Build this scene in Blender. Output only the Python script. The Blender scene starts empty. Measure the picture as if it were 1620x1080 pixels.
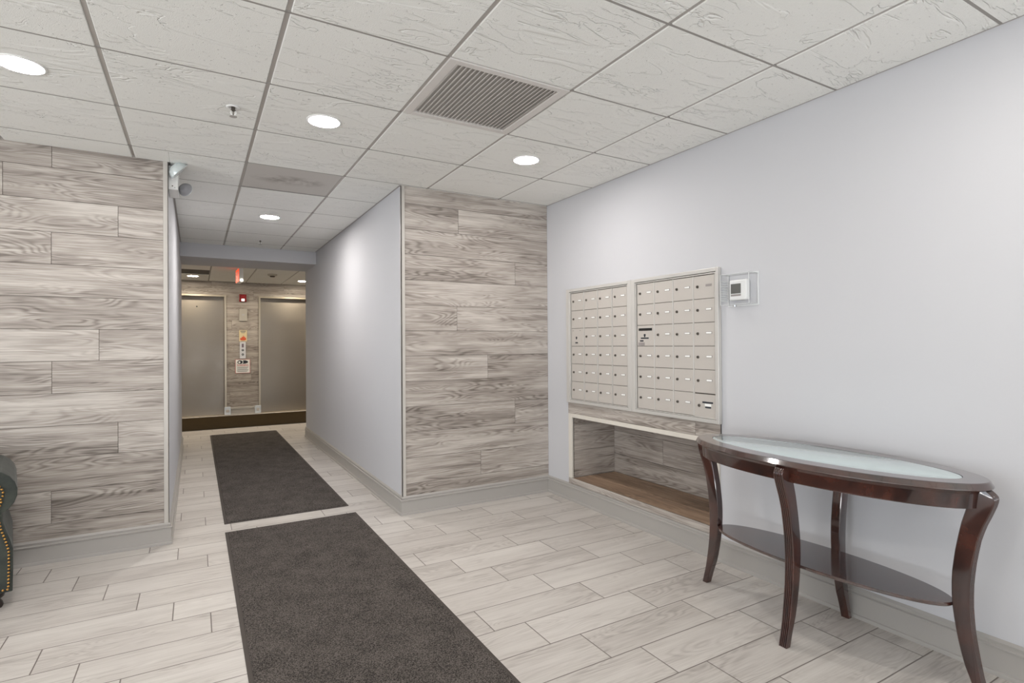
import bpy, bmesh, math, random
from mathutils import Vector, Matrix, Euler
R = math.radians
S = bpy.context.scene
COL = S.collection
random.seed(4)

# ------------------------------------------------------------------ camera
CEIL = 2.443
F_PX, YAW, PITCH, ROLL = 868.84, .5228, .0054, -.0066
CAM_P = Vector((0, 0, 1.2554))
def cam_axes():
    cy, sy = math.cos(YAW), math.sin(YAW); cp, sp = math.cos(PITCH), math.sin(PITCH)
    d = Vector((sy*cp, cy*cp, sp)); r = Vector((cy, -sy, 0)); u = r.cross(d)
    cr, sr = math.cos(ROLL), math.sin(ROLL)
    return r*cr+u*sr, d, u*cr-r*sr
r_, d_, u_ = cam_axes()
cd = bpy.data.cameras.new('camera'); cam = bpy.data.objects.new('camera', cd); COL.objects.link(cam)
cd.sensor_fit = 'HORIZONTAL'; cd.sensor_width = 36.0; cd.lens = 36.0*F_PX/1620
cd.clip_start = .05
mt = Matrix.Identity(4)
for i in range(3):
    mt[i][0] = r_[i]; mt[i][1] = u_[i]; mt[i][2] = -d_[i]; mt[i][3] = CAM_P[i]
cam.matrix_world = mt
S.camera = cam

# ------------------------------------------------------------------ world, daylight, exposure
w = bpy.data.worlds.new('world'); S.world = w; w.use_nodes = True
bg = w.node_tree.nodes['Background']; bg.inputs[0].default_value = (.80, .90, 1, 1); bg.inputs[1].default_value = 1.0
S.view_settings.view_transform = 'Standard'; S.view_settings.look = 'None'
S.view_settings.gamma = 1; S.view_settings.use_curve_mapping = False
S.view_settings.exposure = 0.09

def area_light(name, loc, rot, sx, sy, power, color, shape='RECTANGLE'):
    l = bpy.data.lights.new(name, 'AREA'); l.shape = shape; l.size = sx
    if shape == 'RECTANGLE': l.size_y = sy
    l.energy = power; l.color = color
    o = bpy.data.objects.new(name, l); COL.objects.link(o); o.location = loc; o.rotation_euler = rot
    return o
# daylight through the glazed entrance front behind the camera and the windows of the lounge on the left
DAY = (.85, .92, 1.0)
area_light('daylight_front', (-.6, -3.75, 1.25), (R(90), 0, 0), 5.2, 2.0, 36, DAY)
area_light('daylight_lounge', (-5.3, .6, 1.25), (R(90), 0, R(-90)), 4.2, 1.9, 74, DAY)
# added fill lamps outside the openings, tilted up to brighten the ceiling
area_light('ceiling_fill_front', (-.6, -4.5, .10), (R(122), 0, 0), 5.2, 1.2, 175, (1, .98, .96))
area_light('ceiling_fill_lounge', (-6.2, .6, .10), (R(122), 0, R(-90)), 4.2, 1.2, 260, (1, .98, .96))

# ------------------------------------------------------------------ materials
def new_mat(name):
    m = bpy.data.materials.new(name); m.use_nodes = True
    return m, m.node_tree, m.node_tree.nodes['Principled BSDF']
def srgb(r, g, b):
    f = lambda c: (c/255/12.92) if c/255 <= .04045 else ((c/255+.055)/1.055)**2.4
    return (f(r), f(g), f(b), 1)
def plain(name, col, rough=.5, metal=0, coat=0, emit=None, es=0, spec=None, bump=None, trans=0, alpha=1, ior=None):
    m, t, p = new_mat(name)
    p.inputs['Base Color'].default_value = col; p.inputs['Roughness'].default_value = rough
    p.inputs['Metallic'].default_value = metal; p.inputs['Coat Weight'].default_value = coat
    p.inputs['Coat Roughness'].default_value = .08
    if spec is not None: p.inputs['Specular IOR Level'].default_value = spec
    if emit: p.inputs['Emission Color'].default_value = emit; p.inputs['Emission Strength'].default_value = es
    if trans: p.inputs['Transmission Weight'].default_value = trans
    if ior: p.inputs['IOR'].default_value = ior
    p.inputs['Alpha'].default_value = alpha
    if bump:
        sc, st = bump
        tc = t.nodes.new('ShaderNodeTexCoord'); n = t.nodes.new('ShaderNodeTexNoise'); n.inputs['Scale'].default_value = sc
        n.inputs['Detail'].default_value = 3
        b = t.nodes.new('ShaderNodeBump'); b.inputs['Strength'].default_value = st; b.inputs['Distance'].default_value = .002
        t.links.new(tc.outputs['Object'], n.inputs['Vector']); t.links.new(n.outputs[0], b.inputs['Height'])
        t.links.new(b.outputs[0], p.inputs['Normal'])
    return m
class NB:  # small node-graph helper
    def __init__(s, t): s.t = t
    def n(s, typ, **kw):
        x = s.t.nodes.new('ShaderNode'+typ)
        for k, v in kw.items(): setattr(x, k, v)
        return x
    def put(s, inp, v):
        if hasattr(v, 'links') or hasattr(v, 'is_output'): s.t.links.new(v, inp)
        else: inp.default_value = v
    def m(s, op, a, b=0.0, c=None):
        x = s.n('Math', operation=op); s.put(x.inputs[0], a); s.put(x.inputs[1], b)
        if c is not None: s.put(x.inputs[2], c)
        return x.outputs[0]
    def xyz(s, x=0., y=0., z=0.):
        c = s.n('CombineXYZ'); s.put(c.inputs[0], x); s.put(c.inputs[1], y); s.put(c.inputs[2], z); return c.outputs[0]
    def sep(s, v):
        c = s.n('SeparateXYZ'); s.put(c.inputs[0], v); return c.outputs
    def noise(s, v, scale, detail=3., rough=.55, dist=0.):
        x = s.n('TexNoise'); s.put(x.inputs['Vector'], v); x.inputs['Scale'].default_value = scale
        x.inputs['Detail'].default_value = detail; x.inputs['Roughness'].default_value = rough; x.inputs['Distortion'].default_value = dist
        return x.outputs[0]
    def mr(s, v, a, b, c=0., d=1., smooth=False):
        x = s.n('MapRange'); x.clamp = True
        if smooth: x.interpolation_type = 'SMOOTHSTEP'
        s.put(x.inputs[0], v); x.inputs[1].default_value = a; x.inputs[2].default_value = b
        s.put(x.inputs[3], c); s.put(x.inputs[4], d); return x.outputs[0]
    def ramp(s, v, stops):
        x = s.n('ValToRGB'); s.put(x.inputs[0], v); e = x.color_ramp.elements
        e[0].position, e[0].color = stops[0]; e[1].position, e[1].color = stops[-1]
        for p, c in stops[1:-1]:
            k = e.new(p); k.color = c
        return x.outputs[0]
    def mix(s, f, a, b, mode='MIX'):
        x = s.n('Mix', data_type='RGBA', blend_type=mode); s.put(x.inputs[0], f); s.put(x.inputs[6], a); s.put(x.inputs[7], b)
        return x.outputs[2]

def grain(nb, u, v, seed, us=1.):
    """wood figure: u along the plank, v across, in metres; returns 0..1"""
    P = nb.xyz(nb.m('MULTIPLY', u, .95*us), nb.m('MULTIPLY', v, 6.5), seed)
    h = nb.noise(P, 1.25, 2.2, .5, .35)
    rings = nb.m('SINE', nb.m('MULTIPLY', h, 130.))
    rings = nb.mr(rings, -1, 1, 0, 1)
    rings = nb.m('POWER', rings, 1.6)
    ringm = nb.mr(nb.noise(nb.xyz(nb.m('MULTIPLY', u, 1.6*us), nb.m('MULTIPLY', v, 7.), nb.m('ADD', seed, 9.)), 1.4, 1.), .40, .62, .12, 1.)
    st = nb.noise(nb.xyz(nb.m('MULTIPLY', u, 5.*us), nb.m('MULTIPLY', v, 150.), seed), 1., 3., .6)
    st2 = nb.noise(nb.xyz(nb.m('MULTIPLY', u, 1.0*us), nb.m('MULTIPLY', v, 30.), seed), 1., 3., .55, .4)
    big = nb.noise(nb.xyz(nb.m('MULTIPLY', u, 1.3*us), nb.m('MULTIPLY', v, 9.), nb.m('ADD', seed, 3.)), 1., 2., .5, .5)
    g = nb.m('MULTIPLY', nb.m('MULTIPLY', rings, ringm), .29)
    g = nb.m('ADD', g, nb.m('MULTIPLY', nb.mr(st, .32, .68), .30))
    g = nb.m('ADD', g, nb.m('MULTIPLY', nb.mr(st2, .32, .70), .26))
    g = nb.m('ADD', g, nb.m('MULTIPLY', nb.mr(big, .36, .66), .22))
    return g
def wood(name, light, mid, dark, rough=.5, bump=.25):
    m, t, p = new_mat(name); nb = NB(t)
    a = nb.n('Attribute'); a.attribute_name = 'plank'
    o = nb.sep(a.outputs['Vector'])
    g = grain(nb, o[0], o[1], o[2])
    tint = nb.m('FRACT', nb.m('MULTIPLY', o[2], 1.37))
    g2 = nb.m('ADD', g, nb.mr(tint, 0, 1, -.07, .07))
    t.links.new(nb.ramp(g2, [(.12, light), (.45, mid), (.86, dark)]), p.inputs['Base Color'])
    p.inputs['Roughness'].default_value = rough
    b = nb.n('Bump'); b.inputs['Strength'].default_value = bump; b.inputs['Distance'].default_value = .0008; b.invert = True
    t.links.new(g, b.inputs['Height']); t.links.new(b.outputs[0], p.inputs['Normal'])
    return m
M = {}
M['wood'] = wood('grey_plank_laminate', srgb(196, 189, 181), srgb(162, 153, 145), srgb(104, 95, 88))
M['shelfwood'] = wood('brown_plank_laminate', srgb(186, 160, 136), srgb(150, 124, 102), srgb(100, 83, 72))
M['gap'] = plain('plank_gap', srgb(74, 68, 65), .9)
M['paint'] = plain('wall_paint', srgb(197, 197, 200), .75, bump=(60, .08))
M['trim'] = plain('baseboard_paint', srgb(166, 162, 157), .42)
M['edge'] = plain('corner_trim_grey', srgb(188, 183, 176), .4)
M['whitetrim'] = plain('opening_trim', srgb(214, 208, 198), .45)
M['black'] = plain('black_plastic', (.006, .006, .006, 1), .4)
M['white'] = plain('white_plastic', srgb(235, 235, 233), .35)
M['paper'] = plain('paper_label', srgb(245, 245, 242), .6)
M['gridmetal'] = plain('grid_metal', srgb(176, 171, 166), .5)
M['teemetal'] = plain('cross_tee_metal', srgb(150, 146, 141), .6)
M['steel'] = plain('brushed_steel', srgb(170, 166, 160), .34, 1)
M['chrome'] = plain('chrome', srgb(200, 200, 200), .15, 1)
M['boxmetal'] = plain('satin_aluminium_doors', srgb(194, 188, 181), .42, .15)
M['boxframe'] = plain('satin_aluminium_frame', srgb(204, 201, 196), .35, .25)
M['lockdark'] = plain('lock_metal', srgb(104, 98, 92), .3, .8)
M['red'] = plain('red_plastic', srgb(130, 14, 12), .35)
M['cream'] = plain('cream_plate', srgb(226, 210, 170), .45)
M['orange'] = plain('orange_print', srgb(226, 98, 62), .5)
M['redprint'] = plain('red_print', srgb(190, 40, 44), .5)
M['dkprint'] = plain('dark_print', srgb(40, 44, 52), .5)
M['greyprint'] = plain('grey_print', srgb(120, 120, 122), .5)
M['greylabel'] = plain('grey_label', srgb(150, 143, 140), .6)
M['brass'] = plain('brass', srgb(196, 150, 84), .28, 1)
M['rubber'] = plain('mat_rubber', srgb(70, 63, 58), .8)
M['lens'] = plain('downlight_lens', (1, 1, 1, 1), .5, emit=(1, .96, .93, 1), es=180)
M['halllens'] = plain('hall_downlight_lens', (1, 1, 1, 1), .5, emit=(1, .96, .93, 1), es=350)
M['lobbylens'] = plain('lobby_lens', (1, 1, 1, 1), .5, emit=(1, .88, .70, 1), es=250)
M['exitface'] = plain('exit_face', srgb(225, 90, 60), .5, emit=srgb(255, 90, 50), es=.7)
M['bulb'] = plain('lamp_glass', (.9, .9, .85, 1), .2, emit=(1, .95, .85, 1), es=1.2)
M['lampface'] = plain('lamp_face', srgb(214, 222, 222), .15, .3)
M['screen'] = plain('lcd', srgb(100, 100, 96), .25)
M['vent'] = plain('vent_enamel', srgb(214, 210, 206), .5)
M['ventdark'] = plain('vent_void', srgb(96, 92, 88), .8)
M['ventvoid'] = plain('vent_backing', srgb(186, 182, 178), .8)
M['darkfoot'] = plain('dark_turned_wood', srgb(36, 26, 22), .3)

def mk_tile():
    m, t, p = new_mat('floor_tile'); nb = NB(t)
    tc = nb.n('TexCoord'); o = nb.sep(tc.outputs['Object'])
    PY, L = .2085, .614
    yy = nb.m('DIVIDE', nb.m('SUBTRACT', o[1], 2.758), PY); k = nb.m('FLOOR', yy); fy = nb.m('SUBTRACT', yy, k)
    xx = nb.m('DIVIDE', nb.m('ADD', nb.m('SUBTRACT', o[0], .058), nb.m('MULTIPLY', k, L/4)), L)
    i = nb.m('FLOOR', xx); fx = nb.m('SUBTRACT', xx, i)
    dy = nb.m('MULTIPLY', nb.m('MINIMUM', fy, nb.m('SUBTRACT', 1., fy)), PY)
    dx = nb.m('MULTIPLY', nb.m('MINIMUM', fx, nb.m('SUBTRACT', 1., fx)), L)
    dd = nb.m('MINIMUM', dx, dy)
    grout = nb.mr(dd, .0016, .0030, 1., 0.)
    wn = nb.n('TexWhiteNoise', noise_dimensions='2D'); t.links.new(nb.xyz(i, k, 0.), wn.inputs['Vector'])
    rnd = wn.outputs[0]
    u = nb.m('ADD', nb.m('MULTIPLY', fx, L), nb.m('MULTIPLY', rnd, 40.)); v = nb.m('MULTIPLY', fy, PY)
    g = grain(nb, u, v, nb.m('MULTIPLY', rnd, 57.), 1.2)
    g = nb.m('ADD', g, nb.mr(rnd, 0, 1, -.16, .16))
    col = nb.ramp(g, [(.05, srgb(206, 201, 195)), (.5, srgb(190, 184, 178)), (.95, srgb(160, 153, 147))])
    col = nb.mix(grout, col, srgb(112, 103, 97))
    t.links.new(col, p.inputs['Base Color'])
    p.inputs['Roughness'].default_value = .42
    b = nb.n('Bump'); b.inputs['Strength'].default_value = .5; b.inputs['Distance'].default_value = .0015
    hh = nb.m('SUBTRACT', nb.mr(dd, .0012, .004, 0., 1.), nb.m('MULTIPLY', g, .15))
    t.links.new(hh, b.inputs['Height']); t.links.new(b.outputs[0], p.inputs['Normal'])
    return m
M['floor'] = mk_tile()

def mk_ceiling():
    m, t, p = new_mat('ceiling_tile_board'); nb = NB(t)
    a = nb.n('Attribute'); a.attribute_name = 'plank'; v = a.outputs['Vector']; o = nb.sep(v)
    V = nb.xyz(nb.m('MULTIPLY', o[0], 1.5), nb.m('MULTIPLY', o[1], 4.6), o[2])
    h = nb.noise(V, 1.1, 4., .62, .9)
    ridge = nb.m('ABSOLUTE', nb.m('SUBTRACT', h, .5))
    ridge = nb.mr(ridge, 0., .013, 1., 0., True)
    h2 = nb.noise(V, 2.1, 3., .6, .7)
    ridge2 = nb.mr(nb.m('ABSOLUTE', nb.m('SUBTRACT', h2, .46)), 0., .018, 1., 0., True)
    mask = nb.mr(nb.noise(V, 1.5, 1.), .46, .60)
    mask2 = nb.mr(nb.noise(nb.xyz(nb.m('ADD', o[0], 7.), o[1], o[2]), 2.6, 1.), .5, .62)
    rr = nb.m('ADD', nb.m('MULTIPLY', ridge, mask), nb.m('MULTIPLY', ridge2, mask2))
    step = nb.mr(h, .48, .52, 0., .6, True)
    fine = nb.noise(v, 230., 3., .7)
    pit = nb.mr(nb.noise(v, 75., 2., .6), .27, .34, 1., 0.)
    hh = nb.m('ADD', nb.m('ADD', nb.m('MULTIPLY', rr, 1.), step), nb.m('SUBTRACT', nb.m('MULTIPLY', fine, .38), nb.m('MULTIPLY', pit, .25)))
    b = nb.n('Bump'); b.inputs['Strength'].default_value = .7; b.inputs['Distance'].default_value = .0065; b.invert = True
    t.links.new(hh, b.inputs['Height']); t.links.new(b.outputs[0], p.inputs['Normal'])
    t.links.new(nb.mix(pit, srgb(238, 238, 234), srgb(214, 213, 209)), p.inputs['Base Color'])
    p.inputs['Roughness'].default_value = .9
    return m
M['ctile'] = mk_ceiling()

def mk_carpet(name, c1, c2):
    m, t, p = new_mat(name); nb = NB(t)
    tc = nb.n('TexCoord'); v = tc.outputs['Object']
    n1 = nb.noise(v, 190., 2., .7); n2 = nb.noise(v, 7., 3., .6)
    f = nb.m('ADD', nb.mr(n1, .38, .64), nb.mr(n2, .3, .7, -.14, .14))
    t.links.new(nb.mix(f, c1, c2), p.inputs['Base Color']); p.inputs['Roughness'].default_value = 1
    p.inputs['Specular IOR Level'].default_value = .1
    b = nb.n('Bump'); b.inputs['Strength'].default_value = .9; b.inputs['Distance'].default_value = .004
    t.links.new(n1, b.inputs['Height']); t.links.new(b.outputs[0], p.inputs['Normal'])
    return m
M['carpet'] = mk_carpet('mat_carpet', srgb(44, 41, 39), srgb(110, 103, 98))
M['lobbycarpet'] = mk_carpet('lobby_mat_carpet', srgb(34, 26, 14), srgb(62, 50, 30))

def mk_stain():
    m, t, p = new_mat('grey_ceiling_panel'); nb = NB(t)
    tc = nb.n('TexCoord'); v = tc.outputs['Object']; o = nb.sep(v)
    dx = nb.m('DIVIDE', o[0], .26); dy = nb.m('DIVIDE', o[1], .13)
    rr = nb.m('ADD', nb.m('MULTIPLY', dx, dx), nb.m('MULTIPLY', dy, dy))
    n = nb.noise(v, 9., 3., .6, .8)
    f = nb.m('MULTIPLY', nb.mr(rr, 0., 1.1, 1., 0.), nb.mr(n, .38, .62))
    t.links.new(nb.mix(f, srgb(196, 192, 187), srgb(150, 143, 137)), p.inputs['Base Color']); p.inputs['Roughness'].default_value = .6
    return m
M['stain'] = mk_stain()

def mk_mahog(nm='dark_cherry_lacquer', ior=1.62):
    m, t, p = new_mat(nm); nb = NB(t)
    tc = nb.n('TexCoord'); o = nb.sep(tc.outputs['Object'])
    n = nb.noise(nb.xyz(nb.m('MULTIPLY', o[0], 30.), nb.m('MULTIPLY', o[1], 4.), nb.m('MULTIPLY', o[2], 5.)), 2., 4., .6)
    n2 = nb.noise(tc.outputs['Object'], 3.5, 2.)
    f = nb.m('ADD', nb.mr(n, .3, .7, 0, .7), nb.mr(n2, .35, .65, 0., .2))
    t.links.new(nb.ramp(f, [(.1, srgb(32, 16, 14)), (.9, srgb(78, 42, 32))]), p.inputs['Base Color'])
    p.inputs['Roughness'].default_value = .22; p.inputs['Coat Weight'].default_value = 1; p.inputs['Coat Roughness'].default_value = .07; p.inputs['Coat IOR'].default_value = ior; p.inputs['Specular IOR Level'].default_value = .25
    return m
M['cherry'] = mk_mahog()
M['cherrytop'] = mk_mahog('polished_cherry_top', 2.1)
M['frost'] = plain('frosted_glass', srgb(190, 204, 206), .12, coat=.5)

def mk_velvet():
    m, t, p = new_mat('green_velvet'); nb = NB(t)
    tc = nb.n('TexCoord'); n = nb.noise(tc.outputs['Object'], 9., 4., .6)
    t.links.new(nb.mix(nb.mr(n, .35, .65), srgb(38, 43, 40), srgb(62, 66, 58)), p.inputs['Base Color'])
    p.inputs['Roughness'].default_value = .75; p.inputs['Sheen Weight'].default_value = .15; p.inputs['Sheen Roughness'].default_value = .4
    return m
M['velvet'] = mk_velvet()
def mk_brushed(name, col, rough):
    m, t, p = new_mat(name); nb = NB(t)
    tc = nb.n('TexCoord'); o = nb.sep(tc.outputs['Object'])
    n = nb.noise(nb.xyz(nb.m('MULTIPLY', o[0], 3.), nb.m('MULTIPLY', o[1], 3.), nb.m('MULTIPLY', o[2], 60.)), 3., 3.)
    n2 = nb.noise(tc.outputs['Object'], 1.6, 3.)
    p.inputs['Base Color'].default_value = col; p.inputs['Metallic'].default_value = 1
    t.links.new(nb.m('ADD', nb.mr(n, .3, .7, rough-.05, rough+.05), nb.mr(n2, .3, .7, -.05, .08)), p.inputs['Roughness'])
    return m
M['doorsteel'] = mk_brushed('elevator_door_steel', srgb(160, 152, 142), .40)
M['framesteel'] = plain('elevator_frame_steel', srgb(196, 186, 168), .35, .8)
def mk_acrylic():
    m, t, p = new_mat('clear_acrylic')
    for nd in list(t.nodes):
        if nd.type != 'OUTPUT_MATERIAL': t.nodes.remove(nd)
    out = [n for n in t.nodes if n.type == 'OUTPUT_MATERIAL'][0]; nb = NB(t)
    tr = nb.n('BsdfTransparent'); tr.inputs[0].default_value = (.985, .988, .99, 1)
    gl = nb.n('BsdfGlossy'); gl.inputs['Roughness'].default_value = .05
    fr = nb.n('LayerWeight'); fr.inputs[0].default_value = .5; k_ = nb.m('MULTIPLY', nb.m('POWER', fr.outputs['Facing'], 4.), .35)
    mx = nb.n('MixShader'); t.links.new(nb.m('ADD', k_, .02), mx.inputs[0]); t.links.new(tr.outputs[0], mx.inputs[1]); t.links.new(gl.outputs[0], mx.inputs[2])
    t.links.new(mx.outputs[0], out.inputs[0])
    return m
M['acrylic'] = mk_acrylic()
M['acrylic_edge'] = plain('acrylic_edge', srgb(222, 224, 224), .2)

# ------------------------------------------------------------------ mesh helpers
def finish(name, bm, mat, parent=None, smooth=False, loc=None, bevel=0, seg=2, rot=None):
    me = bpy.data.meshes.new(name)
    bmesh.ops.recalc_face_normals(bm, faces=bm.faces)
    bm.to_mesh(me); bm.free()
    o = bpy.data.objects.new(name, me); COL.objects.link(o)
    for mm in (mat if isinstance(mat, list) else [mat]): me.materials.append(mm)
    if parent: o.parent = parent
    if loc is not None: o.location = loc
    if rot is not None: o.rotation_euler = rot
    if smooth:
        for f in me.polygons: f.use_smooth = True
        if smooth == 'auto':
            try:
                md = o.modifiers.new('e', 'EDGE_SPLIT'); md.split_angle = R(38) if 'leg' in name else R(22)
            except Exception: pass
    if bevel:
        md = o.modifiers.new('b', 'BEVEL'); md.width = bevel; md.segments = seg; md.limit_method = 'ANGLE'; md.angle_limit = R(40)
        md.harden_normals = False
    return o
def box(bm, a, b, mi=0):
    x0, y0, z0 = a; x1, y1, z1 = b
    v = [bm.verts.new(p) for p in ((x0, y0, z0), (x1, y0, z0), (x1, y1, z0), (x0, y1, z0), (x0, y0, z1), (x1, y0, z1), (x1, y1, z1), (x0, y1, z1))]
    fs = [bm.faces.new([v[i] for i in q]) for q in ((3, 2, 1, 0), (4, 5, 6, 7), (0, 1, 5, 4), (1, 2, 6, 5), (2, 3, 7, 6), (3, 0, 4, 7))]
    for f in fs: f.material_index = mi
    return v
def boxes(name, lst, mat, parent=None, bevel=0, loc=None, rot=None):
    bm = bmesh.new()
    for a, b in lst: box(bm, a, b)
    return finish(name, bm, mat, parent, bevel=bevel, loc=loc, rot=rot)
def lathe(bm, prof, n=32, axis='Z', at=(0, 0, 0), cap=True):
    rings = []
    for r, h in prof:
        ring = []
        for k in range(n):
            a = 2*math.pi*k/n; c, s = r*math.cos(a), r*math.sin(a)
            p = {'Z': (c, s, h), 'X': (h, c, s), 'Y': (c, h, s)}[axis]
            ring.append(bm.verts.new((p[0]+at[0], p[1]+at[1], p[2]+at[2])))
        rings.append(ring)
    for A, B in zip(rings, rings[1:]):
        for k in range(n): bm.faces.new((A[k], A[(k+1) % n], B[(k+1) % n], B[k]))
    if cap:
        bm.faces.new(rings[0]); bm.faces.new(rings[-1])
def prism(bm, poly, ext0, ext1, plane='XZ'):
    """extrude a polygon; plane XZ -> along Y, YZ -> along X, XY -> along Z"""
    def P(a, b, e): return {'XZ': (a, e, b), 'YZ': (e, a, b), 'XY': (a, b, e)}[plane]
    A = [bm.verts.new(P(a, b, ext0)) for a, b in poly]; B = [bm.verts.new(P(a, b, ext1)) for a, b in poly]
    bm.faces.new(A); bm.faces.new(B)
    n = len(poly)
    for i in range(n): bm.faces.new((A[i], A[(i+1) % n], B[(i+1) % n], B[i]))
def struct(o): o['kind'] = 'structure'; return o
def tag(o, label, cat, group=None):
    o['label'] = label; o['category'] = cat
    if group: o['group'] = group
    return o
def empty(name, loc, rz=0):
    o = bpy.data.objects.new(name, None); COL.objects.link(o); o.location = loc; o.rotation_euler = (0, 0, rz)
    o.empty_display_size = .05
    return o
def copy_tree(o, parent=None):
    c = o.copy(); COL.objects.link(c)
    if parent: c.parent = parent
    for ch in list(o.children): copy_tree(ch, c)
    return c
def text(name, s, size, mat, parent, loc, rot, width=None, ext=.0004, align='CENTER'):
    cu = bpy.data.curves.new(name+'_c', 'FONT'); cu.body = s; cu.size = size; cu.extrude = ext; cu.align_x = align; cu.align_y = 'CENTER'
    t = bpy.data.objects.new(name+'_t', cu); COL.objects.link(t)
    bpy.context.view_layer.update()
    me = bpy.data.meshes.new_from_object(t.evaluated_get(bpy.context.evaluated_depsgraph_get()))
    bpy.data.objects.remove(t)
    me.name = name; me.materials.clear(); me.materials.append(mat)
    if width:
        xs = [v.co.x for v in me.vertices]; k = width/max(1e-6, max(xs)-min(xs))
        for v in me.vertices: v.co.x *= k
    o = bpy.data.objects.new(name, me); COL.objects.link(o); o.parent = parent; o.location = loc; o.rotation_euler = rot
    return o

# plank cladding: rows of planks on a vertical or horizontal plane
def planks(name, mat, O, U, V, N, u0, u1, v0, v1, joints, pitch=.19, vbase=.224, thick=.008, gap=.0016, default=1.2, cut=None):
    """O origin, U along planks, V across, N outward normal. joints: {row: [u,...]}"""
    bm = bmesh.new(); lay = bm.verts.layers.float_vector.new('plank')
    O, U, V, N = Vector(O), Vector(U), Vector(V), Vector(N)
    k0 = math.floor((v0-vbase)/pitch); k = k0
    def slab(a, b, c, d, h0, h1, seed, mi=0):
        vs = []
        for h in (h0, h1):
            e = .0012 if h == h1 and mi == 0 else 0
            for (uu, vv) in ((a+e, c+e), (b-e, c+e), (b-e, d-e), (a+e, d-e)):
                p = bm.verts.new(O+U*uu+V*vv+N*h); p[lay] = Vector((uu+seed*3.1, vv+seed*.77, seed)); vs.append(p)
        # extra strip for the bevel edge
        for q in ((0, 1, 2, 3), (4, 5, 6, 7), (0, 1, 5, 4), (1, 2, 6, 5), (2, 3, 7, 6), (3, 0, 4, 7)):
            bm.faces.new([vs[i] for i in q]).material_index = mi
    rects = [(u0, u1, v0, v1)]
    if cut:  # one rectangular hole list
        rects = []
        us = sorted(set([u0, u1]+[c for q in cut for c in q[:2]])); vsr = sorted(set([v0, v1]+[c for q in cut for c in q[2:]]))
        for a, b in zip(us, us[1:]):
            for c, d in zip(vsr, vsr[1:]):
                mu, mv = (a+b)/2, (c+d)/2
                if u0 <= mu <= u1 and v0 <= mv <= v1 and not any(q[0] < mu < q[1] and q[2] < mv < q[3] for q in cut): rects.append((a, b, c, d))
    for (a, b, c, d) in rects: slab(a, b, c, d, 0, thick-.0022, 1., 1)
    while vbase+k*pitch < v1:
        c, d = max(v0, vbase+k*pitch), min(v1, vbase+(k+1)*pitch)
        js = joints.get(k)
        if js is None:
            off = (k*0.433) % 1*default; js = [u0+off+i*default for i in range(-1, int((u1-u0)/default)+2)]
        else:
            j0 = sorted(js)[0]; js = sorted(set(js+[j0-default*(i+1) for i in range(6)]+([sorted(js)[-1]+default*(i+1) for i in range(6)])))
        es = [u0]+[j for j in js if u0+.02 < j < u1-.02]+[u1]
        for a, b in zip(es, es[1:]):
            seed = random.random()*60+k
            for (ra, rb, rc, rd) in rects:
                A, B, Cc, Dd = max(a, ra), min(b, rb), max(c, rc), min(d, rd)
                if B-A > .004 and Dd-Cc > .004:
                    g = lambda x, lim, sgn: x+sgn*(gap/2 if abs(x-lim) < 1e-6 else 0)
                    slab(g(A, a, 1), g(B, b, -1), g(Cc, c, 1), g(Dd, d, -1), thick-.0022, thick, seed)
        k += 1
    return finish(name, bm, [mat, M['gap']])

BPROF = [(0, 0), (.020, 0), (.020, .010), (.019, .016), (.013, .019), (.013, .102), (.018, .105), (.018, .109), (.009, .113), (.009, .122), (.011, .124), (.011, .127), (.003, .137), (0, .137)]
def baseboard(name, p0, p1, nrm, m0=0, m1=0):
    """m0/m1: mitre, +1 outside corner, -1 inside corner"""
    bm = bmesh.new(); p0, p1, nrm = Vector(p0), Vector(p1), Vector(nrm); T = (p1-p0).normalized()
    A = [bm.verts.new(p0+nrm*d-T*d*m0+Vector((0, 0, z))) for d, z in BPROF]
    B = [bm.verts.new(p1+nrm*d+T*d*m1+Vector((0, 0, z))) for d, z in BPROF]
    n = len(BPROF); bm.faces.new(A); bm.faces.new(B)
    for i in range(n): bm.faces.new((A[i], A[(i+1) % n], B[(i+1) % n], B[i]))
    return struct(finish(name, bm, M['trim']))

# ------------------------------------------------------------------ room shell
XW, XC, XL = 2.618, 1.324, -.1504          # right wall, corridor right wall, corridor left wall
YP, YL = 3.9275, 4.14                      # the two plank walls
YH0, YE, YB = 7.248, 8.02, 11.30           # header face, corridor end, lobby back wall
YR, XLL = -3.6, -5.2                       # rear and far left of the room (behind / beside the camera)
struct(boxes('floor', [((XLL-.2, YR-.2, -.08), (5.2, 11.95, 0))], M['floor']))

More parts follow.
